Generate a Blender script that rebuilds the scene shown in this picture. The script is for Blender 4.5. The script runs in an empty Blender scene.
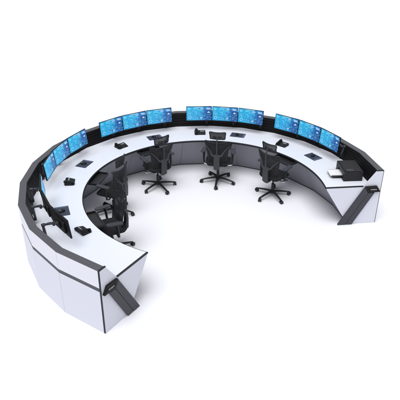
import bpy, bmesh, math, random
from mathutils import Vector, Matrix, Euler
from math import sin, cos, radians as R, pi

random.seed(4)
scene = bpy.context.scene
COL = scene.collection

# ------------------------------------------------------------------ materials
def mat(name, color, rough=0.5, metal=0.0, spec=0.5, bump=0.0, bscale=200.0, var=0.0, vscale=6.0, coat=0.0):
    m = bpy.data.materials.new(name); m.use_nodes = True
    nt = m.node_tree; b = nt.nodes['Principled BSDF']
    b.inputs['Base Color'].default_value = (*color, 1)
    b.inputs['Roughness'].default_value = rough
    b.inputs['Metallic'].default_value = metal
    b.inputs['Specular IOR Level'].default_value = spec
    b.inputs['Coat Weight'].default_value = coat
    tc = nt.nodes.new('ShaderNodeTexCoord')
    if var > 0:
        n = nt.nodes.new('ShaderNodeTexNoise'); n.inputs['Scale'].default_value = vscale
        n.inputs['Detail'].default_value = 5
        nt.links.new(tc.outputs['Object'], n.inputs['Vector'])
        mx = nt.nodes.new('ShaderNodeMix'); mx.data_type = 'RGBA'
        mx.inputs[6].default_value = (*[c * (1 - var) for c in color], 1)
        mx.inputs[7].default_value = (*[min(1, c * (1 + var)) for c in color], 1)
        nt.links.new(n.outputs['Fac'], mx.inputs[0]); nt.links.new(mx.outputs[2], b.inputs['Base Color'])
        mr = nt.nodes.new('ShaderNodeMapRange'); mr.inputs[3].default_value = max(.02, rough - .08); mr.inputs[4].default_value = min(1, rough + .08)
        nt.links.new(n.outputs['Fac'], mr.inputs[0]); nt.links.new(mr.outputs[0], b.inputs['Roughness'])
    if bump > 0:
        n2 = nt.nodes.new('ShaderNodeTexNoise'); n2.inputs['Scale'].default_value = bscale
        nt.links.new(tc.outputs['Object'], n2.inputs['Vector'])
        bp = nt.nodes.new('ShaderNodeBump'); bp.inputs['Strength'].default_value = bump; bp.inputs['Distance'].default_value = .002
        nt.links.new(n2.outputs['Fac'], bp.inputs['Height']); nt.links.new(bp.outputs[0], b.inputs['Normal'])
    return m

M = {}
M['floor'] = mat('white_floor', (.77, .77, .812), .5, spec=.25, var=.01, vscale=1.5)
M['desk'] = mat('desk_laminate', (.665, .685, .75), .32, bump=.05, bscale=300, var=.015, vscale=3)
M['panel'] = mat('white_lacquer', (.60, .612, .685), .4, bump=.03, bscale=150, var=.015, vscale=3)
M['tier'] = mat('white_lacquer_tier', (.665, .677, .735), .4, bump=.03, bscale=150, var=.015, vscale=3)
M['rim'] = mat('grey_anodised_rim', (.075, .077, .088), .5, spec=.3, bump=.1, bscale=400, var=.05)
M['duct'] = mat('dark_grey_duct', (.042, .044, .053), .5, spec=.3, bump=.1, bscale=400, var=.05)
M['edge'] = mat('dark_edge_band', (.022, .023, .028), .55, spec=.2, bump=.1)
M['black'] = mat('black_slat_metal', (.006, .006, .007), .6, spec=.15, bump=.15, bscale=500, var=.1)
M['front'] = mat('grey_front_panel', (.235, .24, .275), .45, bump=.06, bscale=200, var=.02, vscale=4)
M['plastic'] = mat('black_plastic', (.006, .006, .007), .5, spec=.25, bump=.2, bscale=600, var=.1)
M['chair'] = mat('charcoal_chair_plastic', (.014, .014, .016), .5, spec=.3, bump=.2, bscale=500, var=.1)
M['spine'] = mat('grey_chair_frame', (.038, .039, .047), .5, spec=.3, bump=.15, bscale=500, var=.06)
M['fabric'] = mat('charcoal_seat_fabric', (.016, .016, .019), .95, spec=.2, bump=.9, bscale=900, var=.15, vscale=60)
M['chrome'] = mat('chrome', (.85, .86, .9), .15, metal=1)
M['wheel'] = mat('black_nylon', (.010, .010, .012), .5)
M['mat'] = mat('slate_blue_mat', (.030, .037, .062), .6, bump=.3, bscale=700, var=.1, vscale=20)
M['mat_light'] = mat('pale_blue_strip', (.15, .19, .28), .5)
M['white'] = mat('white_print', (.5, .5, .52), .6)
M['paper'] = mat('paper', (.68, .68, .70), .8, bump=.05)
M['printer'] = mat('black_printer_shell', (.012, .012, .014), .5, spec=.3, bump=.3, bscale=500, var=.1)
M['worn'] = mat('scroll_wheel_grey', (.5, .5, .5), .5)
M['lcd'] = mat('phone_lcd', (.26, .28, .25), .2)
M['tray'] = mat('tray_black', (.007, .007, .008), .5, bump=.1)

# woven mesh of the chair backs: real holes between threads, drawn as a fine weave
def mesh_mat():
    m = bpy.data.materials.new('woven_mesh'); m.use_nodes = True
    nt = m.node_tree; b = nt.nodes['Principled BSDF']
    b.inputs['Base Color'].default_value = (.013, .013, .016, 1); b.inputs['Roughness'].default_value = .8
    tc = nt.nodes.new('ShaderNodeTexCoord')
    out = None
    vs = []
    for ax in ('X', 'Z'):
        w = nt.nodes.new('ShaderNodeTexWave'); w.bands_direction = ax; w.inputs['Scale'].default_value = 70
        nt.links.new(tc.outputs['Object'], w.inputs['Vector']); vs.append(w)
    mx = nt.nodes.new('ShaderNodeMath'); mx.operation = 'MAXIMUM'
    nt.links.new(vs[0].outputs['Fac'], mx.inputs[0]); nt.links.new(vs[1].outputs['Fac'], mx.inputs[1])
    mr = nt.nodes.new('ShaderNodeMapRange'); mr.inputs[1].default_value = .55; mr.inputs[2].default_value = .75
    mr.inputs[3].default_value = .42; mr.inputs[4].default_value = 1
    nt.links.new(mx.outputs[0], mr.inputs[0]); nt.links.new(mr.outputs[0], b.inputs['Alpha'])
    return m
M['mesh'] = mesh_mat()

def emis(name, color, strength=1.0, noise=None):
    m = bpy.data.materials.new(name); m.use_nodes = True
    nt = m.node_tree; b = nt.nodes['Principled BSDF']
    b.inputs['Base Color'].default_value = (.01, .01, .012, 1); b.inputs['Roughness'].default_value = .35
    b.inputs['Emission Color'].default_value = (*color, 1); b.inputs['Emission Strength'].default_value = strength
    return m

def screen_mat():
    # the lit dashboard: cyan field going to deep blue at its right, with soft map-like patches
    m = emis('lit_dashboard', (.03, .4, .8), .9)
    nt = m.node_tree; b = nt.nodes['Principled BSDF']; L = nt.links
    tc = nt.nodes.new('ShaderNodeTexCoord'); sp = nt.nodes.new('ShaderNodeSeparateXYZ')
    L.new(tc.outputs['UV'], sp.inputs[0])
    ramp = nt.nodes.new('ShaderNodeValToRGB'); e = ramp.color_ramp.elements
    e[0].position = 0; e[0].color = (.015, .42, .80, 1)
    e[1].position = 1; e[1].color = (.012, .09, .36, 1)
    k = ramp.color_ramp.elements.new(.45); k.color = (.02, .38, .80, 1)
    k = ramp.color_ramp.elements.new(.75); k.color = (.012, .17, .52, 1)
    add = nt.nodes.new('ShaderNodeMath'); add.operation = 'MULTIPLY_ADD'; add.inputs[1].default_value = -.22
    L.new(sp.outputs['Y'], add.inputs[0]); 
    a2 = nt.nodes.new('ShaderNodeMath'); a2.operation = 'ADD'; a2.inputs[1].default_value = .10
    L.new(sp.outputs['X'], a2.inputs[0]); L.new(a2.outputs[0], add.inputs[2])
    n0 = nt.nodes.new('ShaderNodeTexNoise'); n0.inputs['Scale'].default_value = 5; n0.inputs['Detail'].default_value = 3
    L.new(tc.outputs['UV'], n0.inputs['Vector'])
    a3 = nt.nodes.new('ShaderNodeMath'); a3.operation = 'MULTIPLY_ADD'; a3.inputs[1].default_value = .45
    L.new(n0.outputs['Fac'], a3.inputs[0]); 
    a4 = nt.nodes.new('ShaderNodeMath'); a4.operation = 'ADD'; a4.inputs[1].default_value = -.18
    L.new(add.outputs[0], a4.inputs[0]); L.new(a4.outputs[0], a3.inputs[2])
    L.new(a3.outputs[0], ramp.inputs[0])
    n1 = nt.nodes.new('ShaderNodeTexNoise'); n1.inputs['Scale'].default_value = 9; n1.inputs['Detail'].default_value = 6
    mp = nt.nodes.new('ShaderNodeMapping'); mp.inputs['Scale'].default_value = (1, .8, 1)
    L.new(tc.outputs['UV'], mp.inputs[0]); L.new(mp.outputs[0], n1.inputs['Vector'])
    mr = nt.nodes.new('ShaderNodeMapRange'); mr.inputs[1].default_value = .53; mr.inputs[2].default_value = .60; mr.inputs[4].default_value = .55
    L.new(n1.outputs['Fac'], mr.inputs[0])
    mx = nt.nodes.new('ShaderNodeMix'); mx.data_type = 'RGBA'; mx.inputs[7].default_value = (.08, .72, .90, 1)
    L.new(mr.outputs[0], mx.inputs[0]); L.new(ramp.outputs[0], mx.inputs[6]); L.new(mx.outputs[2], b.inputs['Emission Color'])
    return m
M['screen'] = screen_mat()
M['ui_white'] = emis('screen_white', (.45, .72, .85), 1.0)
M['ui_cyan'] = emis('screen_cyan', (.12, .66, .88), 1.0)
M['ui_lilac'] = emis('screen_lilac', (.30, .50, .85), 1.0)
M['ui_navy'] = emis('screen_navy', (.012, .09, .34), 1.0)

# ------------------------------------------------------------------ mesh helpers
def link(name, bm, m, parent=None, smooth=False, bevel=0, loc=None, rot=None):
    me = bpy.data.meshes.new(name)
    bmesh.ops.recalc_face_normals(bm, faces=bm.faces)
    if smooth:
        for f in bm.faces: f.smooth = True
    bm.to_mesh(me); bm.free()
    for mm in (m if isinstance(m, (list, tuple)) else [m]): me.materials.append(mm)
    o = bpy.data.objects.new(name, me); COL.objects.link(o)
    if parent: o.parent = parent
    if loc: o.location = loc
    if rot: o.rotation_euler = rot
    if bevel:
        md = o.modifiers.new('bevel', 'BEVEL'); md.width = bevel; md.segments = 2; md.limit_method = 'ANGLE'; md.angle_limit = R(35)
    if smooth:
        try: me.set_sharp_from_angle(angle=R(40))
        except Exception: pass
    return o

def empty(name, loc=(0, 0, 0), rz=0, label=None, cat=None, group=None):
    o = bpy.data.objects.new(name, None); COL.objects.link(o)
    o.empty_display_size = .05
    o.location = loc; o.rotation_euler = (0, 0, rz)
    if label: o['label'] = label
    if cat: o['category'] = cat
    if group: o['group'] = group
    return o

def box(bm, c, s, rot=None, mi=0):
    mt = Matrix.Translation(c)
    if rot: mt = mt @ Euler(rot).to_matrix().to_4x4()
    r = bmesh.ops.create_cube(bm, size=1, matrix=mt @ Matrix.Diagonal((*s, 1)))
    for v in r['verts']:
        for f in v.link_faces: f.material_index = mi
    return r['verts']

def cyl(bm, p0, p1, r0, r1=None, n=16, mi=0):
    p0, p1 = Vector(p0), Vector(p1); d = p1 - p0
    mt = Matrix.Translation((p0 + p1) / 2) @ d.to_track_quat('Z', 'Y').to_matrix().to_4x4()
    r = bmesh.ops.create_cone(bm, cap_ends=True, segments=n, radius1=r0, radius2=r0 if r1 is None else r1, depth=d.length, matrix=mt)
    for v in r['verts']:
        for f in v.link_faces: f.material_index = mi

def catmull(pts, n=6):
    pts = [Vector(p) for p in pts]; out = []
    P = [pts[0]] + pts + [pts[-1]]
    for i in range(1, len(P) - 2):
        for k in range(n):
            t = k / n
            out.append(.5 * ((2 * P[i]) + (-P[i-1] + P[i+1]) * t + (2*P[i-1] - 5*P[i] + 4*P[i+1] - P[i+2]) * t*t + (-P[i-1] + 3*P[i] - 3*P[i+1] + P[i+2]) * t**3))
    out.append(pts[-1]); return out

def tube(bm, pts, r, n=8, sm=5, closed=False, flat=1.0):
    # r: number or list per control point; flat: cross-section height factor
    P = catmull(pts, sm) if sm else [Vector(p) for p in pts]
    N = len(P)
    def rad(i):
        if not isinstance(r, (list, tuple)): return r
        t = i / (N - 1) * (len(r) - 1); a = int(min(t, len(r) - 2)); return r[a] + (r[a+1] - r[a]) * (t - a)
    up = Vector((0, 0, 1)); rings = []
    for i, p in enumerate(P):
        t = (P[min(i+1, N-1)] - P[max(i-1, 0)]).normalized()
        a = up if abs(t.dot(up)) < .95 else Vector((0, 1, 0))
        x = t.cross(a).normalized(); y = x.cross(t).normalized(); rr = rad(i)
        rings.append([bm.verts.new(p + x * rr * cos(2*pi*k/n) + y * rr * flat * sin(2*pi*k/n)) for k in range(n)])
    for i in range(N - 1):
        for k in range(n):
            bm.faces.new((rings[i][k], rings[i][(k+1) % n], rings[i+1][(k+1) % n], rings[i+1][k]))
    bm.faces.new(rings[0]); bm.faces.new(rings[-1][::-1])

def prism(bm, poly, h0, h1, mt=None, mi=0):
    # poly: 2D points in local xy, extruded local z h0..h1
    mt = mt or Matrix.Identity(4)
    a = [bm.verts.new(mt @ Vector((x, y, h0))) for x, y in poly]; b = [bm.verts.new(mt @ Vector((x, y, h1))) for x, y in poly]
    fs = [bm.faces.new(a[::-1]), bm.faces.new(b)]
    n = len(poly)
    for i in range(n): fs.append(bm.faces.new((a[i], a[(i+1) % n], b[(i+1) % n], b[i])))
    for f in fs: f.material_index = mi

def rrect(w, h, r, n=5, cx=0, cy=0):
    pts = []
    for sx, sy, a0 in ((1, 1, 0), (-1, 1, 90), (-1, -1, 180), (1, -1, 270)):
        for k in range(n + 1):
            a = R(a0 + 90 * k / n); pts.append((cx + sx*(w/2 - r) + r*cos(a), cy + sy*(h/2 - r) + r*sin(a)))
    return pts

def sheet(bm, f, nu, nv, th):
    # closed slab around the surface f(u, v) (u, v in 0..1), thickness th along the surface normal
    A, B = [], []
    e = 1e-3
    for j in range(nv + 1):
        ra, rb = [], []
        for i in range(nu + 1):
            u, v = i / nu, j / nv; p = Vector(f(u, v))
            du = Vector(f(min(1, u+e), v)) - Vector(f(max(0, u-e), v)); dv = Vector(f(u, min(1, v+e))) - Vector(f(u, max(0, v-e)))
            nn = du.cross(dv).normalized()
            ra.append(bm.verts.new(p + nn*th/2)); rb.append(bm.verts.new(p - nn*th/2))
        A.append(ra); B.append(rb)
    for j in range(nv):
        for i in range(nu):
            bm.faces.new((A[j][i], A[j][i+1], A[j+1][i+1], A[j+1][i])); bm.faces.new((B[j][i], B[j+1][i], B[j+1][i+1], B[j][i+1]))
    ring = [(0, i) for i in range(nu)] + [(j, nu) for j in range(nv)] + [(nv, i) for i in range(nu, 0, -1)] + [(j, 0) for j in range(nv, 0, -1)]
    for k in range(len(ring)):
        a, b = ring[k], ring[(k+1) % len(ring)]
        bm.faces.new((A[a[0]][a[1]], B[a[0]][a[1]], B[b[0]][b[1]], A[b[0]][b[1]]))

# ------------------------------------------------------------------ floor
bm = bmesh.new()
vs = [bm.verts.new((120 * cos(2*pi*k/64), 120 * sin(2*pi*k/64), 0)) for k in range(64)]
bm.faces.new(vs)
fl = link('floor', bm, M['floor']); fl['kind'] = 'structure'

# ------------------------------------------------------------------ the ring-shaped console
A0, A1 = 243.86, 3.86            # the two ends of the ring, degrees
NSEG = 17; DA = (A0 - A1) / NSEG
grid = [A0 - DA * i for i in range(NSEG + 1)]
RW = 2.866
RI, RD, RT1, RT2, RB = 2.056, 2.72, 2.930, 3.04, 2.525
ZT = 1.037
def skew(i, r):     # both cut ends stand a little off the radius
    if i <= 0: return .10 * (3.04 - r)
    if i >= NSEG: return -.05 * (3.04 - r)
    return 0
def P(r, t, z):
    # point of the faceted ring: t is the running position 0..17, straight chords between whole numbers
    i = int(min(NSEG - 1, max(0, math.floor(t)))); f = t - i
    def at(k, tt):
        a = R(A0 - DA * k); s = skew(k, r)
        return Vector((r*cos(a) - s*sin(a), r*sin(a) + s*cos(a), z))
    return at(i, 0) * (1 - f) + at(i + 1, 1) * f
def PC(r, t, z):
    # the same on a true circle
    k = t; a = A0 - DA * t
    s = skew(0, r) * max(0, 1 - t) if t < 1 else (skew(NSEG, r) * max(0, t - (NSEG - 1)) if t > NSEG - 1 else 0)
    a = R(a); return Vector((r*cos(a) - s*sin(a), r*sin(a) + s*cos(a), z))

def loft(bm, prof, ts, close=True, mis=None):
    # prof: list of functions t -> Vector, swept along ts
    rings = [[bm.verts.new(f(t)) for f in prof] for t in ts]; n = len(prof)
    for a, b in zip(rings, rings[1:]):
        for k in range(n if close else n - 1):
            f = bm.faces.new((a[k], a[(k+1) % n], b[(k+1) % n], b[k]))
            if mis: f.material_index = mis[k]
    if close:
        bm.faces.new(rings[0]); bm.faces.new(rings[-1][::-1])
def prof(pts, circ=()):
    return [((lambda t, r=r, z=z: PC(r, t, z)) if k in circ else (lambda t, r=r, z=z: P(r, t, z))) for k, (r, z) in enumerate(pts)]

con = empty('control_console', (0, 0, 0), 0, 'large white ring-shaped control desk with dark rim, open at its front', 'control desk')
FULL = [i / 6 for i in range(NSEG * 6 + 1)]
WH = [float(i) for i in range(NSEG + 1)]
SUB = FULL
# desktop slab, white laminate
bm = bmesh.new(); loft(bm, prof([(RI + .012, .748), (RW, .748), (RW, .722), (RI + .012, .722)], (0, 3)), SUB)
link('desktop', bm, M['desk'], con)
# dark soft edge along the seated side
bm = bmesh.new(); loft(bm, prof([(RI + .0115, .7495), (RI + .003, .7475), (RI - .004, .738), (RI - .004, .722), (RI + .004, .712), (RI + .0115, .710)], range(6)), SUB)
link('desk_edge', bm, M['edge'], con, smooth=True)
# black sloping slat wall that carries the monitors
bm = bmesh.new()
pr = [(RW + .001, .722)]
for k in range(4):
    z = .80 + k * .056; r = RW + .002 + (z - .75) * .205
    pr += [(r, z), (r + .010, z + .001), (r + .012, z + .006), (r + .001, z + .007)]
pr += [(RT1 + .002, 1.0265), (2.99, 1.0265), (2.99, .722)]
loft(bm, prof(pr), WH); link('slat_wall', bm, M['black'], con)
# grey top rim
bm = bmesh.new(); loft(bm, prof([(RT1, ZT), (RT2, ZT), (RT2 + .001, ZT - .010), (RT1 - .001, ZT - .010)]), WH)
link('top_rim', bm, M['rim'], con, bevel=.002)
# dark carcass, seen in the seams and as the recessed band
bm = bmesh.new(); loft(bm, prof([(2.995, 1.022), (3.030, 1.022), (3.030, .012), (2.995, .012)]), [.02] + WH[1:-1] + [NSEG - .02])
link('recessed_band', bm, M['rim'], con)
g = .0045
def facet(name, i, pts, m, gap=g, bevel=.0015):
    bm = bmesh.new(); loft(bm, prof(pts), [i + gap / (DA * pi / 180 * 3), i + 1 - gap / (DA * pi / 180 * 3)])
    return link(name, bm, m, con, bevel=bevel)
for i in range(NSEG):
    gp = g * .5
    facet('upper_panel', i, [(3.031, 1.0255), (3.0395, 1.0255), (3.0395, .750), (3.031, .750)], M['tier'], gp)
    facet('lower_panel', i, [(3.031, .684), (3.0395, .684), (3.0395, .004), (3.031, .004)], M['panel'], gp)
    facet('front_panel', i, [(RB, .02), (RB + .018, .02), (2.168, .708), (2.15, .708)], M['front'], gp)
bm = bmesh.new(); loft(bm, prof([(RB + .004, .002), (RB + .03, .002), (RB + .03, .0195), (RB + .004, .0195)]), WH)  # dark strip standing in for the thin shadow along the front panels' foot
link('base_shade_strip', bm, M['edge'], con)
# back lining of the front panels
bm = bmesh.new(); loft(bm, prof([(RB + .022, .05), (RB + .03, .05), (2.178, .70), (2.170, .70)]), [.02] + WH[1:-1] + [NSEG - .02])
link('inner_lining', bm, M['edge'], con)

# ends: sloping cheek panel with dark edge, slanted cable duct, black cap with a name plate
def end(side):
    k = 0 if side == 'L' else NSEG
    a = R(A0 if side == 'L' else A1); sg = 1 if side == 'L' else -1
    o0 = Vector((3.04*cos(a), 3.04*sin(a), 0))
    sk = .10 if side == 'L' else .05
    ex = (Vector((cos(a), sin(a), 0)) * -1 + Vector((-sin(a), cos(a), 0)) * sg * sk).normalized()   # from outer rim inward
    ez = Vector((0, 0, 1)); en = Vector((-sin(a), cos(a), 0)) * sg
    en = (en - ex * en.dot(ex)).normalized()
    # local plane coords: (q, z) with q = 3.04 - r
    mt = Matrix((( ex.x, ez.x, en.x, o0.x), (ex.y, ez.y, en.y, o0.y), (ex.z, ez.z, en.z, 0), (0, 0, 0, 1)))
    def q(r, z): return (3.04 - r, z)
    bm = bmesh.new()
    outl = [q(3.036, .003), q(3.036, ZT - .003), q(2.909, ZT - .003), q(2.722, .7475), q(2.735, .719), q(2.075, .719), q(2.53, .003)]
    prism(bm, [q(3.034, .003), q(3.034, 1.0255), q(2.918, 1.0255), q(2.724, .746), q(2.720, .7325), q(2.068, .7325), q(2.085, .69), q(2.525, .003)], .001, .022, mt)
    ep = link('end_panel', bm, M['panel'], con, bevel=.0015)
    bm = bmesh.new()   # dark edging: outer upright, rim end, desktop end
    prism(bm, [q(3.0415, .003), q(3.0415, ZT), q(3.034, ZT), q(3.034, .003)], -.002, .0235, mt)
    prism(bm, [q(3.0335, 1.0265), q(3.0335, ZT), q(2.913, ZT), q(2.913, 1.0265)], -.003, .024, mt)
    prism(bm, [q(2.7195, .7335), q(2.7195, .7495), q(2.052, .7495), q(2.052, .7335)], -.003, .024, mt)
    link('edge_trim', bm, M['edge'], ep)
    # slanted duct, two ribs with a groove between
    bm = bmesh.new()
    def slant(r0, r1, h):   # strip between two lines, from floor to z 0.63-0.74
        return None
    def ln(r_low, r_high, z_high, t): return (r_low + (r_high - r_low) * t, z_high * t)
    lo = .006
    prism(bm, [q(2.342, lo), q(2.478, lo), q(2.806, .6295), q(2.741, .7360)], .0225, .062, mt)
    prism(bm, [q(2.484, lo), q(2.600, lo), q(2.926, .6290), q(2.812, .6290)], .0225, .060, mt)
    prism(bm, [q(2.470, lo), q(2.49, lo), q(2.815, .622), q(2.80, .622)], .0225, .052, mt)
    link('cable_duct', bm, M['duct'], ep, bevel=.006)
    bm = bmesh.new()
    prism(bm, [q(2.742, .7480), q(2.951, .7560), q(3.026, .6460), q(2.808, .6340)], .0225, .066, mt)
    cp = link('duct_cap', bm, M['plastic'], ep, bevel=.004)
    bm = bmesh.new()
    prism(bm, [q(2.790, .722), q(2.965, .727), q(2.995, .676), q(2.820, .671)], .0665, .0685, mt)
    pl = link('name_plate', bm, M['black'], cp)
    cu = bpy.data.curves.new('lettering', 'FONT'); cu.body = 'GUOJUN'; cu.size = .028; cu.extrude = .0006; cu.align_x = 'CENTER'; cu.align_y = 'CENTER'; cu.offset = .0004
    tmp = bpy.data.objects.new('lettering_curve', cu); COL.objects.link(tmp)
    bpy.context.view_layer.update()
    me = bpy.data.meshes.new_from_object(tmp.evaluated_get(bpy.context.evaluated_depsgraph_get()))
    bpy.data.objects.remove(tmp); me.materials.clear(); me.materials.append(M['white'])
    t = bpy.data.objects.new('lettering', me); COL.objects.link(t)
    dx = -ex if side == 'R' else ex
    # reading direction to the right as seen from outside the end
    nrm = en; yy = ez; xx = yy.cross(nrm)
    c = mt @ Vector((3.04 - 2.892, .699, .0700))
    t.matrix_world = Matrix(((xx.x, yy.x, nrm.x, c.x), (xx.y, yy.y, nrm.y, c.y), (xx.z, yy.z, nrm.z, c.z), (0, 0, 0, 1)))
    t.parent = cp
end('L'); end('R')

# ------------------------------------------------------------------ stations
ST = [208.0, 166.2, 123.3, 81.6, 40.9]
def place(o, a, r, z=0, dr=0):
    o.location = (r*cos(R(a)), r*sin(R(a)), z); o.rotation_euler = (0, 0, R(a - 90 + dr))
def copy_tree(o, parent=None):
    c = o.copy(); COL.objects.link(c)
    if parent: c.parent = parent
    for ch in list(o.children): copy_tree(ch, c)
    return c

# pull-out trays (parts of the console)
for a in ST:
    bm = bmesh.new()
    box(bm, (0, .00, .668), (.42, .235, .016))
    for s in (-1, 1): box(bm, (s*.226, .04, .683), (.014, .33, .040))
    tr = link('keyboard_tray', bm, M['tray'], con, bevel=.002)
    place(tr, a + .3, 2.01)
    bm = bmesh.new(); box(bm, (0, -.128, .674), (.466, .012, .036))
    link('tray_lip', bm, M['spine'], tr, bevel=.003)

# ---- monitor
def make_monitor():
    root = empty('monitor')
    W, H = .536, .308; zc = .355; tilt = R(6)
    rot = Euler((-tilt, 0, 0)).to_matrix().to_4x4(); base = Matrix.Translation((0, 0, zc)) @ rot @ Euler((pi/2, 0, 0)).to_matrix().to_4x4()
    # base: local x right, local y up, local z toward the seated person (-Y)
    bm = bmesh.new()
    prism(bm, rrect(W, H, .006, 3), -.022, 0, base)
    prism(bm, rrect(W*.62, H*.62, .03, 4, 0, -.02), -.045, -.0225, base)
    box(bm, base @ Vector((0, -.01, -.053)), (.11, .012, .11), (-tilt, 0, 0))
    link('casing', bm, M['plastic'], root, bevel=.0025)
    # lit picture with its dashboard graphics in one mesh
    bm = bmesh.new(); w, h = W - .014, H - .020; cy = .003
    uv = bm.loops.layers.uv.new('uv')
    def quad(x0, y0, x1, y1, mi, z=.0012):
        v = [bm.verts.new(base @ Vector((-w/2 + x*w, cy - h/2 + y*h, z))) for x, y in ((x0, y0), (x1, y0), (x1, y1), (x0, y1))]
        f = bm.faces.new(v); f.material_index = mi
        for l, u in zip(f.loops, ((x0, y0), (x1, y0), (x1, y1), (x0, y1))): l[uv].uv = u
    def poly(pts, mi, z=.0018):
        v = [bm.verts.new(base @ Vector((-w/2 + x*w, cy - h/2 + y*h, z))) for x, y in pts]
        f = bm.faces.new(v); f.material_index = mi
    def ring(cx, cy_, r, th, mi, n=20, a0=0, a1=360, z=.0018):
        asp = w / h
        for k in range(n):
            b0, b1 = R(a0 + (a1-a0)*k/n), R(a0 + (a1-a0)*(k+1)/n)
            poly([(cx + r*cos(b0), cy_ + r*asp*sin(b0)), (cx + (r-th)*cos(b0), cy_ + (r-th)*asp*sin(b0)), (cx + (r-th)*cos(b1), cy_ + (r-th)*asp*sin(b1)), (cx + r*cos(b1), cy_ + r*asp*sin(b1))][::-1], mi, z)
    quad(0, 0, 1, 1, 0, .0008)
    rg = random.Random(11)
    quad(.30, .955, .66, .985, 1); quad(.36, .915, .60, .935, 2)
    # header icons
    poly([(.04, .80), (.09, .93), (.13, .86), (.19, .92), (.19, .86), (.11, .77)], 2); quad(.05, .89, .12, .92, 1)
    for x in (.27, .31, .36, .42): quad(x, .80, x + .034, .87 + rg.random()*.04, 2)
    quad(.55, .81, .69, .90, 3); quad(.56, .83, .64, .845, 1)
    quad(.80, .79, .955, .92, 3); quad(.815, .82, .90, .89, 1); quad(.91, .82, .945, .86, 1)
    # map streaks in the middle
    for k in range(26):
        x, y = rg.uniform(.22, .68), rg.uniform(.30, .74); ww = rg.uniform(.01, .05)
        quad(x, y, x + ww, y + rg.uniform(.008, .02), rg.choice((1, 2, 2, 2)))
    ring(.50, .52, .12, .005, 2, 28); ring(.34, .54, .055, .004, 2, 20)
    # right column: darker cards, house shape, rows
    quad(.755, .06, .97, .74, 4, .0012)
    poly([(.83, .55), (.93, .55), (.93, .59), (.88, .67), (.83, .59)], 1); quad(.785, .40, .83, .43, 2); quad(.85, .40, .95, .43, 3)
    for k in range(5): quad(.785, .30 - .045*k, .785 + rg.uniform(.06, .16), .315 - .045*k, rg.choice((2, 3)))
    # gauge lower left, list on the left, figures lower centre
    ring(.13, .22, .062, .014, 1, 24); ring(.13, .22, .040, .006, 2, 20)
    for k in range(5): quad(.045, .66 - .055*k, .045 + rg.uniform(.06, .15), .675 - .055*k, rg.choice((2, 2, 1)))
    quad(.33, .21, .36, .25, 1); quad(.42, .15, .455, .19, 1)
    quad(.53, .14, .63, .17, 1); quad(.55, .19, .585, .25, 1); quad(.60, .18, .645, .235, 1)
    for k in range(14): quad(.24 + .034*k, .055, .26 + .034*k, .07 + rg.random()*.06, 2)
    quad(.02, .02, .98, .032, 4)
    link('screen', bm, [M['screen'], M['ui_white'], M['ui_cyan'], M['ui_lilac'], M['ui_navy']], root)
    bm = bmesh.new(); box(bm, base @ Vector((0, -H/2 + .007, .0015)), (.020, .001, .004), (-tilt, 0, 0))
    link('front_mark', bm, M['rim'], root)
    # jointed arm rising from the foot of the slat wall
    bm = bmesh.new(); bx = .17
    box(bm, (bx, .222, .080), (.070, .016, .075)); box(bm, (bx, .200, .072), (.040, .035, .030)); cyl(bm, (bx, .188, .058), (bx, .188, .110), .019)
    ar = link('mount_arm', bm, M['chair'], root, bevel=.003)
    bm = bmesh.new()
    tube(bm, [(bx, .188, .100), (bx + .02, .195, .19), (bx + .035, .198, .262)], [.017, .021, .018], 10, 4)
    cyl(bm, (bx + .035, .17, .27), (bx + .035, .215, .27), .026)
    tube(bm, [(bx + .03, .165, .27), (bx - .07, .12, .322), (.03, .105, .345)], [.016, .021, .016], 10, 4)
    cyl(bm, (.03, .105, .318), (.03, .105, .372), .020)
    cyl(bm, (.03, .105, .345), (0, .058, .352), .014); cyl(bm, (0, .050, .352), (0, .072, .352), .030)
    link('linkage', bm, M['duct'], ar, smooth=True)
    return root
mon0 = make_monitor()
where = ['front-left trio seen from behind', 'far-left trio', 'back-left trio', 'back-centre trio', 'right trio beside the printer']
first_names = [
 ['widescreen monitor at the near end of the front-left trio, black back turned to us', 'middle monitor of the front-left trio, black back and jointed arm showing', 'front-left monitor seen nearly edge-on, farthest of the trio showing black backs'],
 ['lit blue dashboard monitor at the left lower end of the far-left trio', 'lit blue dashboard monitor in the middle of the far-left trio', 'lit blue dashboard monitor at the upper end of the far-left trio, above a mouse mat'],
 ['lit blue dashboard monitor at the left end of the back-left trio, above a phone', 'lit blue dashboard monitor in the middle of the back-left trio', 'lit blue dashboard monitor at the right end of the back-left trio'],
 ['lit blue dashboard monitor at the left end of the back-centre trio, behind a phone', 'lit blue dashboard monitor in the middle of the back-centre trio, straight behind a chair', 'lit blue dashboard monitor at the right end of the back-centre trio, behind a mouse mat'],
 ['lit blue dashboard monitor at the upper left end of the right-hand trio', 'lit blue dashboard monitor in the middle of the right-hand trio', 'lit blue dashboard monitor nearest the printer in the right-hand trio']]
mgroups = ['monitors of the front-left trio', 'monitors of the far-left trio', 'monitors of the back-left trio', 'monitors of the back-centre trio', 'monitors of the right-hand trio']
for s, a in enumerate(ST):
    for k in range(3):
        o = mon0 if (s == 0 and k == 0) else copy_tree(mon0)
        place(o, a + 11.75 * (1 - k), 2.636, .752)
        o['label'] = first_names[s][k]; o['category'] = 'monitor'; o['group'] = mgroups[s]

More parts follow.
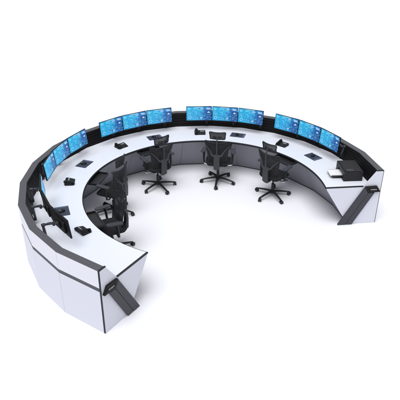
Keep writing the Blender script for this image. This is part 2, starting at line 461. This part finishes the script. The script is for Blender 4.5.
# ---- office chair (local +Y faces the desk)
def make_chair():
    root = empty('office_chair')
    # five-star base
    bm = bmesh.new(); cyl(bm, (0, 0, .070), (0, 0, .125), .045, .036, 24); cyl(bm, (0, 0, .125), (0, 0, .27), .030, .028, 20)
    cyl(bm, (0, 0, .27), (0, 0, .40), .017, .017, 16)
    link('gas_lift', bm, M['chair'], root, smooth=True)
    for k in range(5):
        a = R(-90 + 72 * k); d = Vector((cos(a), sin(a), 0)); nrm = Vector((-sin(a), cos(a), 0))
        bm = bmesh.new(); tube(bm, [d*.03 + Vector((0, 0, .105)), d*.16 + Vector((0, 0, .100)), d*.350 + Vector((0, 0, .074))], [.031, .026, .019], 10, 4, flat=.7)
        lg = link('base_leg', bm, M['chair'], root, smooth=True)
        bm = bmesh.new(); c = d*.340
        sw = Matrix.Rotation(R(35 + 50*k), 3, 'Z') @ nrm; off = Matrix.Rotation(R(35 + 50*k), 3, 'Z') @ d * .012
        cyl(bm, c + Vector((0, 0, .060)), c + Vector((0, 0, .085)), .008, n=10)
        for s in (-1, 1):
            p = c + off + Vector((0, 0, .0345)) + sw*s*.018
            cyl(bm, p - sw*.011, p + sw*.011, .034, n=20)
        box(bm, c + off + Vector((0, 0, .050)), (.030, .030, .034), (0, 0, a))
        link('caster', bm, M['wheel'], lg, bevel=.003)
    # mechanism
    bm = bmesh.new(); box(bm, (0, .00, .415), (.15, .24, .045)); box(bm, (0, -.16, .405), (.07, .16, .03)); 
    cyl(bm, (.07, .05, .41), (.24, .07, .405), .006); box(bm, (.255, .07, .405), (.06, .03, .010))
    link('tilt_mechanism', bm, M['chair'], root, bevel=.006)
    # seat pad
    bm = bmesh.new()
    N = 14
    def seat_pt(u, v, top):
        x, y = (u - .5) * 2, (v - .5) * 2
        ww = .245 - .02 * max(0, -y); ex = 4.5
        rr = max(abs(x), abs(y)) ; ang = math.atan2(y, x)
        sup = rr / ((abs(cos(ang))**ex + abs(sin(ang))**ex) ** (1/ex)) if rr > 0 else 0
        px, py = sup*cos(ang)*ww, sup*sin(ang)*.235 + .01
        z = (.512 - .012*(1-x*x)*(1-y*y) - .045 * max(0, y - .45)**2*2.2) if top else (.448 + .0*x)
        z = z - (.020 * max(0, rr - .78)/.22 if top else -.018 * max(0, rr - .7)/.3)
        return Vector((px, py, z))
    T = [[bm.verts.new(seat_pt(i/N, j/N, True)) for i in range(N+1)] for j in range(N+1)]
    Bt = [[bm.verts.new(seat_pt(i/N, j/N, False)) for i in range(N+1)] for j in range(N+1)]
    for j in range(N):
        for i in range(N):
            bm.faces.new((T[j][i], T[j][i+1], T[j+1][i+1], T[j+1][i])); bm.faces.new((Bt[j][i], Bt[j+1][i], Bt[j+1][i+1], Bt[j][i+1]))
    ring = [(0, i) for i in range(N)] + [(j, N) for j in range(N)] + [(N, i) for i in range(N, 0, -1)] + [(j, 0) for j in range(N, 0, -1)]
    for k in range(len(ring)):
        a, b = ring[k], ring[(k+1) % len(ring)]; bm.faces.new((T[a[0]][a[1]], Bt[a[0]][a[1]], Bt[b[0]][b[1]], T[b[0]][b[1]]))
    link('seat', bm, M['fabric'], root, smooth=True)
    bm = bmesh.new(); prism(bm, rrect(.40, .38, .06), .436, .4475); link('seat_pan', bm, M['chair'], root)
    # mesh back
    def back(u, v):
        v2 = v; w = .148 + .090 * v2**.8
        x = (u - .5) * 2 * w
        z = .505 + .465 * v2 + .022 * (abs(u - .5)*2)**2 * v2
        y = -.215 - .055*v2 - .03*math.sin(v2*pi) * -1 * .6 + .045 * (abs(u-.5)*2)**2 - .02
        return (x, y, z)
    bm = bmesh.new(); sheet(bm, back, 14, 14, .006); link('backrest', bm, M['mesh'], root, smooth=True)
    bm = bmesh.new()
    loop = [back(u, 0) for u in (0, .25, .5, .75, 1)] + [back(1, v) for v in (.25, .5, .75, 1)] + [back(u, 1) for u in (.75, .5, .25, 0)] + [back(0, v) for v in (.75, .5, .25, 0)]
    tube(bm, loop, .0125, 8, 3, flat=.8)
    bf = link('back_frame', bm, M['chair'], root, smooth=True)
    # lumbar pad inside the back
    bm = bmesh.new()
    sheet(bm, lambda u, v: (back(.14 + .72*u, .14 + .20*v)[0], back(.14 + .72*u, .14 + .20*v)[1] + .012, back(.14 + .72*u, .14 + .20*v)[2]), 10, 3, .018)
    link('lumbar_pad', bm, M['fabric'], root, smooth=True)
    # spine, yoke and headrest stem behind the back
    bm = bmesh.new()
    prism(bm, [(-.290, .40), (-.335, .43), (-.345, .60), (-.335, .735), (-.300, .735), (-.298, .60), (-.285, .47)], -.058, .058, Matrix(((0, 0, 1, 0), (1, 0, 0, 0), (0, 1, 0, 0), (0, 0, 0, 1))))
    box(bm, (0, -.245, .412), (.085, .13, .034))
    sp = link('spine', bm, M['spine'], root, bevel=.010)
    bm = bmesh.new()
    for s in (-1, 1):
        e = back(.5 + s*.5, .80); mdl = back(.5 + s*.26, .56)
        tube(bm, [(s*.01, -.318, .700), (s*.09, -.312, .715), (mdl[0] + s*.02, mdl[1] - .045, .775), (e[0], e[1] - .012, e[2])], [.022, .017, .013, .010], 8, 5)
    link('yoke', bm, M['spine'], sp, smooth=True)
    bm = bmesh.new(); tube(bm, [(0, -.322, .70), (0, -.338, .88), (0, -.335, 1.02), (0, -.298, 1.11)], [.017, .015, .014, .013], 8, 5)
    st = link('headrest_stem', bm, M['spine'], root, smooth=True)
    def head(u, v):
        x = (u - .5) * 2 * (.140 + .012*v); z = 1.045 + .138*v - .006*((u-.5)*2)**4
        return (x, -.282 - .012*v + .038 * ((u-.5)*2)**2 , z)
    bm = bmesh.new(); sheet(bm, head, 12, 5, .008); hr = link('headrest', bm, M['mesh'], root, smooth=True)
    bm = bmesh.new()
    loop = [head(u, 0) for u in (0, .25, .5, .75, 1)] + [head(1, .5)] + [head(u, 1) for u in (1, .75, .5, .25, 0)] + [head(0, .5), head(0, 0)]
    tube(bm, loop, .011, 8, 3)
    sheet(bm, lambda u, v: (head(.2+.6*u, 0)[0], head(.2+.6*u, 0)[1] - .004, 1.050 + .050*v), 6, 1, .014)
    link('headrest_frame', bm, M['chair'], hr, smooth=True)
    for o in [c for c in root.children if c.name.split('.')[0] in ('backrest', 'back_frame', 'lumbar_pad', 'spine', 'headrest_stem', 'headrest')]:
        for m_ in [o] + list(o.children): m_.data.transform(Matrix.Translation((0, .055, -.018)))
    # armrests
    for s in (-1, 1):
        bm = bmesh.new()
        tube(bm, [(s*.275, -.035, .43), (s*.285, -.03, .50), (s*.285, -.02, .60), (s*.287, .0, .672)], [.020, .019, .022, .026], 10, 4)
        am = link('armrest', bm, M['chair'], root, smooth=True)
        bm = bmesh.new(); mt = Matrix.Translation((s*.287, .025, 0)) @ Matrix.Rotation(R(s*6), 4, 'Z')
        prism(bm, rrect(.088, .265, .036, 5), .674, .700, mt)
        link('arm_pad', bm, M['spine'], am, bevel=.008)
        bm = bmesh.new()
        tube(bm, [(s*.11, -.035, .418), (s*.20, -.035, .408), (s*.262, -.035, .412), (s*.284, -.035, .440)], [.012, .013, .013, .012], 8, 5)
        link('bracket', bm, M['chrome'], am, smooth=True)
    return root
ch0 = make_chair()
clabel = ['dark mesh office chair nearest us on the left, facing us over the front-left desk section', 'dark mesh office chair with headrest at the far-left station, overlapped by the nearest chair',
          'dark mesh office chair seen from behind at the back-left station', 'dark mesh office chair seen squarely from behind at the back-centre station', 'dark mesh office chair on the right, turned toward the right-hand monitors']
cdr = [0, -6, 0, 0, 6]   # how far each seat is swivelled on its base
for s, a in enumerate(ST):
    o = ch0 if s == 0 else copy_tree(ch0)
    place(o, a + .2, 1.715)
    for c in o.children:
        if not c.name.startswith(('base_leg', 'gas_lift')): c.rotation_euler = (0, 0, R(cdr[s]))
    o['label'] = clabel[s]; o['category'] = 'office chair'; o['group'] = 'office chairs inside the ring desk'

# ---- desk phone
def make_phone():
    root = empty('desk_phone')
    YZ = lambda x0, x1: (x0, x1, Matrix(((0, 0, 1, 0), (1, 0, 0, 0), (0, 1, 0, 0), (0, 0, 0, 1))))
    bm = bmesh.new(); x0, x1, mt = YZ(-.10, .10)
    prism(bm, [(-.09, 0), (.085, 0), (.095, .045), (.075, .068), (.04, .066), (-.09, .020)], x0, x1, mt)
    link('body', bm, M['plastic'], root, bevel=.005)
    sl = math.atan2(.046, .13)
    bm = bmesh.new(); box(bm, (.042, .022, .0625), (.075, .026, .003), (sl, 0, 0)); link('display', bm, M['lcd'], root)
    bm = bmesh.new()
    for i in range(3):
        for j in range(4): box(bm, (.005 + .026*i, -.012 - .019*j, .0515 - .0067*j), (.018, .011, .005), (sl, 0, 0))
    for j in range(4): box(bm, (.086, -.012 - .019*j, .0515 - .0067*j), (.010, .009, .004), (sl, 0, 0))
    link('keypad', bm, M['spine'], root, bevel=.001)
    bm = bmesh.new()
    tube(bm, [(-.065, -.085, .050), (-.065, -.050, .072), (-.065, .0, .086), (-.065, .050, .098), (-.065, .088, .090)], [.024, .017, .014, .017, .024], 10, 5)
    cyl(bm, (-.065, -.080, .022), (-.065, -.077, .052), .026); cyl(bm, (-.065, .078, .060), (-.065, .084, .094), .026)
    link('handset', bm, M['plastic'], root, smooth=True)
    for c in root.children: c.data.transform(Matrix.Diagonal((1.12, .88, .74, 1)))
    return root
ph0 = make_phone()
plabel = ['black desk phone on the near left desktop, beside the backs of monitors', 'black desk phone on the left curve of the desk below the far-left trio', 'black desk phone on the desktop below the back-left trio',
          'black desk phone to the left of the back-centre chair headrest', 'black desk phone behind the headrest of the right-hand chair']
PH = [(217.3, 2.285, 8), (176.0, 2.36, 10), (134.5, 2.39, 0), (93.1, 2.43, 0), (50.9, 2.40, 0)]
for s, (a, r, d) in enumerate(PH):
    o = ph0 if s == 0 else copy_tree(ph0)
    place(o, a, r, .7485, d); o['label'] = plabel[s]; o['category'] = 'desk phone'; o['group'] = 'desk phones on the desktop'

# ---- mouse mats and mice
def make_mat():
    root = empty('mouse_mat')
    bm = bmesh.new(); prism(bm, rrect(.30, .215, .008, 3), 0, .0035); link('pad', bm, M['mat'], root)
    bm = bmesh.new(); box(bm, (.132, 0, .0042), (.012, .19, .0012)); box(bm, (.112, .0, .0042), (.005, .17, .0012)); link('printed_stripe', bm, M['mat_light'], root)
    return root
def make_mouse():
    root = empty('computer_mouse')
    bm = bmesh.new(); n = 14; m_ = 8
    rings = []
    for j in range(m_ + 1):
        ph = pi/2 * j / m_
        rings.append([bm.verts.new((cos(ph)*.034*(1 - .12*sin(2*pi*k/n))*cos(2*pi*k/n), cos(ph)*.058*sin(2*pi*k/n), .004 + .034*sin(ph)*(1 - .25*sin(2*pi*k/n)*cos(ph)))) for k in range(n)] if j < m_ else [bm.verts.new((0, 0, .038))])
    for j in range(m_ - 1):
        for k in range(n): bm.faces.new((rings[j][k], rings[j][(k+1) % n], rings[j+1][(k+1) % n], rings[j+1][k]))
    for k in range(n): bm.faces.new((rings[m_-1][k], rings[m_-1][(k+1) % n], rings[m_][0]))
    bm.faces.new(rings[0][::-1])
    link('shell', bm, M['plastic'], root, smooth=True)
    bm = bmesh.new(); cyl(bm, (-.004, .028, .0325), (.004, .028, .0325), .009, n=16); link('scroll_wheel', bm, M['worn'], root)
    return root
mt0, ms0 = make_mat(), make_mouse()
mlabel = ['half hidden behind the black back of the front-left monitor', 'on the desktop below the far-left trio of monitors', 'on the desktop behind the back-left chair headrest', 'on the desktop to the right of the back-centre chair headrest', 'on the desktop below the right-hand trio of monitors']
MP = [(199.6, 2.40, 0), (157.8, 2.43, 2), (115.7, 2.43, 0), (74.4, 2.44, 0), (33.0, 2.44, 0)]
for s, (a, r, d) in enumerate(MP):
    o = mt0 if s == 0 else copy_tree(mt0); place(o, a, r, .7485, d)
    o['label'] = 'slate blue mouse mat ' + mlabel[s]; o['category'] = 'mouse mat'; o['group'] = 'mouse mats on the desktop'
    o2 = ms0 if s == 0 else copy_tree(ms0); place(o2, a + .4, r + .01, .7520, d + 20)
    o2['label'] = 'small black mouse on its mat ' + mlabel[s].replace('on the desktop ', ''); o2['category'] = 'mouse'; o2['group'] = 'mice on their mats'

# ---- printer (local -Y is its front, toward the seated side)
pr_ = empty('printer', (2.555, .565, .7485), R(4.5 - 90), 'boxy black printer on the right end of the desk, paper in its front tray', 'printer')
bm = bmesh.new()
W, D, H = .475, .335, .178
# shell with an open paper mouth in its front
for c, s_ in (((0, .035, H/2), (W, D - .07, H)), ((0, -D/2 + .035, H - .030), (W, .0695, .060)), ((0, -D/2 + .035, .014), (W, .0695, .028)),
              ((-W/2 + .06, -D/2 + .035, .073), (.12, .0695, .0895)), ((W/2 - .05, -D/2 + .035, .073), (.10, .0695, .0895))):
    box(bm, c, s_)
bmesh.ops.remove_doubles(bm, verts=bm.verts, dist=1e-5)
link('body', bm, M['printer'], pr_, bevel=.004)
bm = bmesh.new(); prism(bm, rrect(W - .03, D - .03, .02, 4), H + .0005, H + .010); link('lid', bm, M['printer'], pr_, bevel=.004)
bm = bmesh.new(); box(bm, (.18, -.06, H + .0125), (.075, .12, .004)); cyl(bm, (.18, -.085, H + .014), (.18, -.085, H + .019), .011)
for k in range(3): box(bm, (.165 + .015*k, -.03, H + .0155), (.009, .009, .003))
link('control_panel', bm, M['duct'], pr_, bevel=.001)
bm = bmesh.new(); box(bm, (-.005, -D/2 - .055, .034), (.25, .24, .008))
for s in (-1, 1): box(bm, (-.005 + s*.125, -D/2 - .055, .044), (.008, .24, .028))
box(bm, (-.005, -D/2 - .02, .016), (.20, .10, .026))
link('output_tray', bm, M['printer'], pr_, bevel=.002)
pp = empty('paper_stack', (0, 0, 0), 0, 'short stack of white paper sticking out of the black printer', 'paper')
bm = bmesh.new(); rp = random.Random(3)
for k in range(9):
    box(bm, (rp.uniform(-.0025, .0025), rp.uniform(-.004, .004), .0013 + k*.0027), (.218, .245, .0022), (0, 0, rp.uniform(-.012, .012)))
link('sheets', bm, M['paper'], pp)
q = Matrix.Translation(pr_.location) @ Euler((0, 0, R(4.5 - 90))).to_matrix().to_4x4() @ Vector((-.005, -D/2 - .075, .039))
pp.location = q; pp.rotation_euler = (0, 0, R(4.5 - 90))

# ------------------------------------------------------------------ camera
C = Vector((0, -8.26627371, 5.19657968))
fw = Vector((-0.0100614, 0.87052894, -0.49201436)); rt = Vector((0.99989481, 0.01389932, 0.00414503)); up = Vector((-0.01044703, 0.4919209, 0.87057722))
cam = bpy.data.cameras.new('camera'); co = bpy.data.objects.new('camera', cam); COL.objects.link(co)
co.matrix_world = Matrix(((rt.x, up.x, -fw.x, C.x), (rt.y, up.y, -fw.y, C.y), (rt.z, up.z, -fw.z, C.z), (0, 0, 0, 1)))
cam.sensor_width = 36; cam.lens = 550.78 / 400 * 36; cam.clip_end = 500; cam.clip_start = .1
scene.camera = co

# ------------------------------------------------------------------ light: studio, soft and white
w = bpy.data.worlds.new('World'); scene.world = w; w.use_nodes = True
bg = w.node_tree.nodes['Background']; bg.inputs[0].default_value = (.95, .965, 1, 1); bg.inputs[1].default_value = .61
def sun(name, e, az, el, ang, col=(1, 1, 1)):
    l = bpy.data.lights.new(name, 'SUN'); l.energy = e; l.angle = R(ang); l.color = col
    o = bpy.data.objects.new(name, l); COL.objects.link(o)
    d = Vector((cos(R(az))*cos(R(el)), sin(R(az))*cos(R(el)), sin(R(el))))
    o.rotation_euler = d.to_track_quat('Z', 'Y').to_euler()
sun('studio_softbox_lamp', 2.95, 252, 68, 45)
scene.view_settings.view_transform = 'Standard'; scene.view_settings.look = 'None'
scene.view_settings.exposure = 0; scene.view_settings.gamma = 1
scene.render.engine = 'CYCLES'
scene.cycles.use_denoising = True
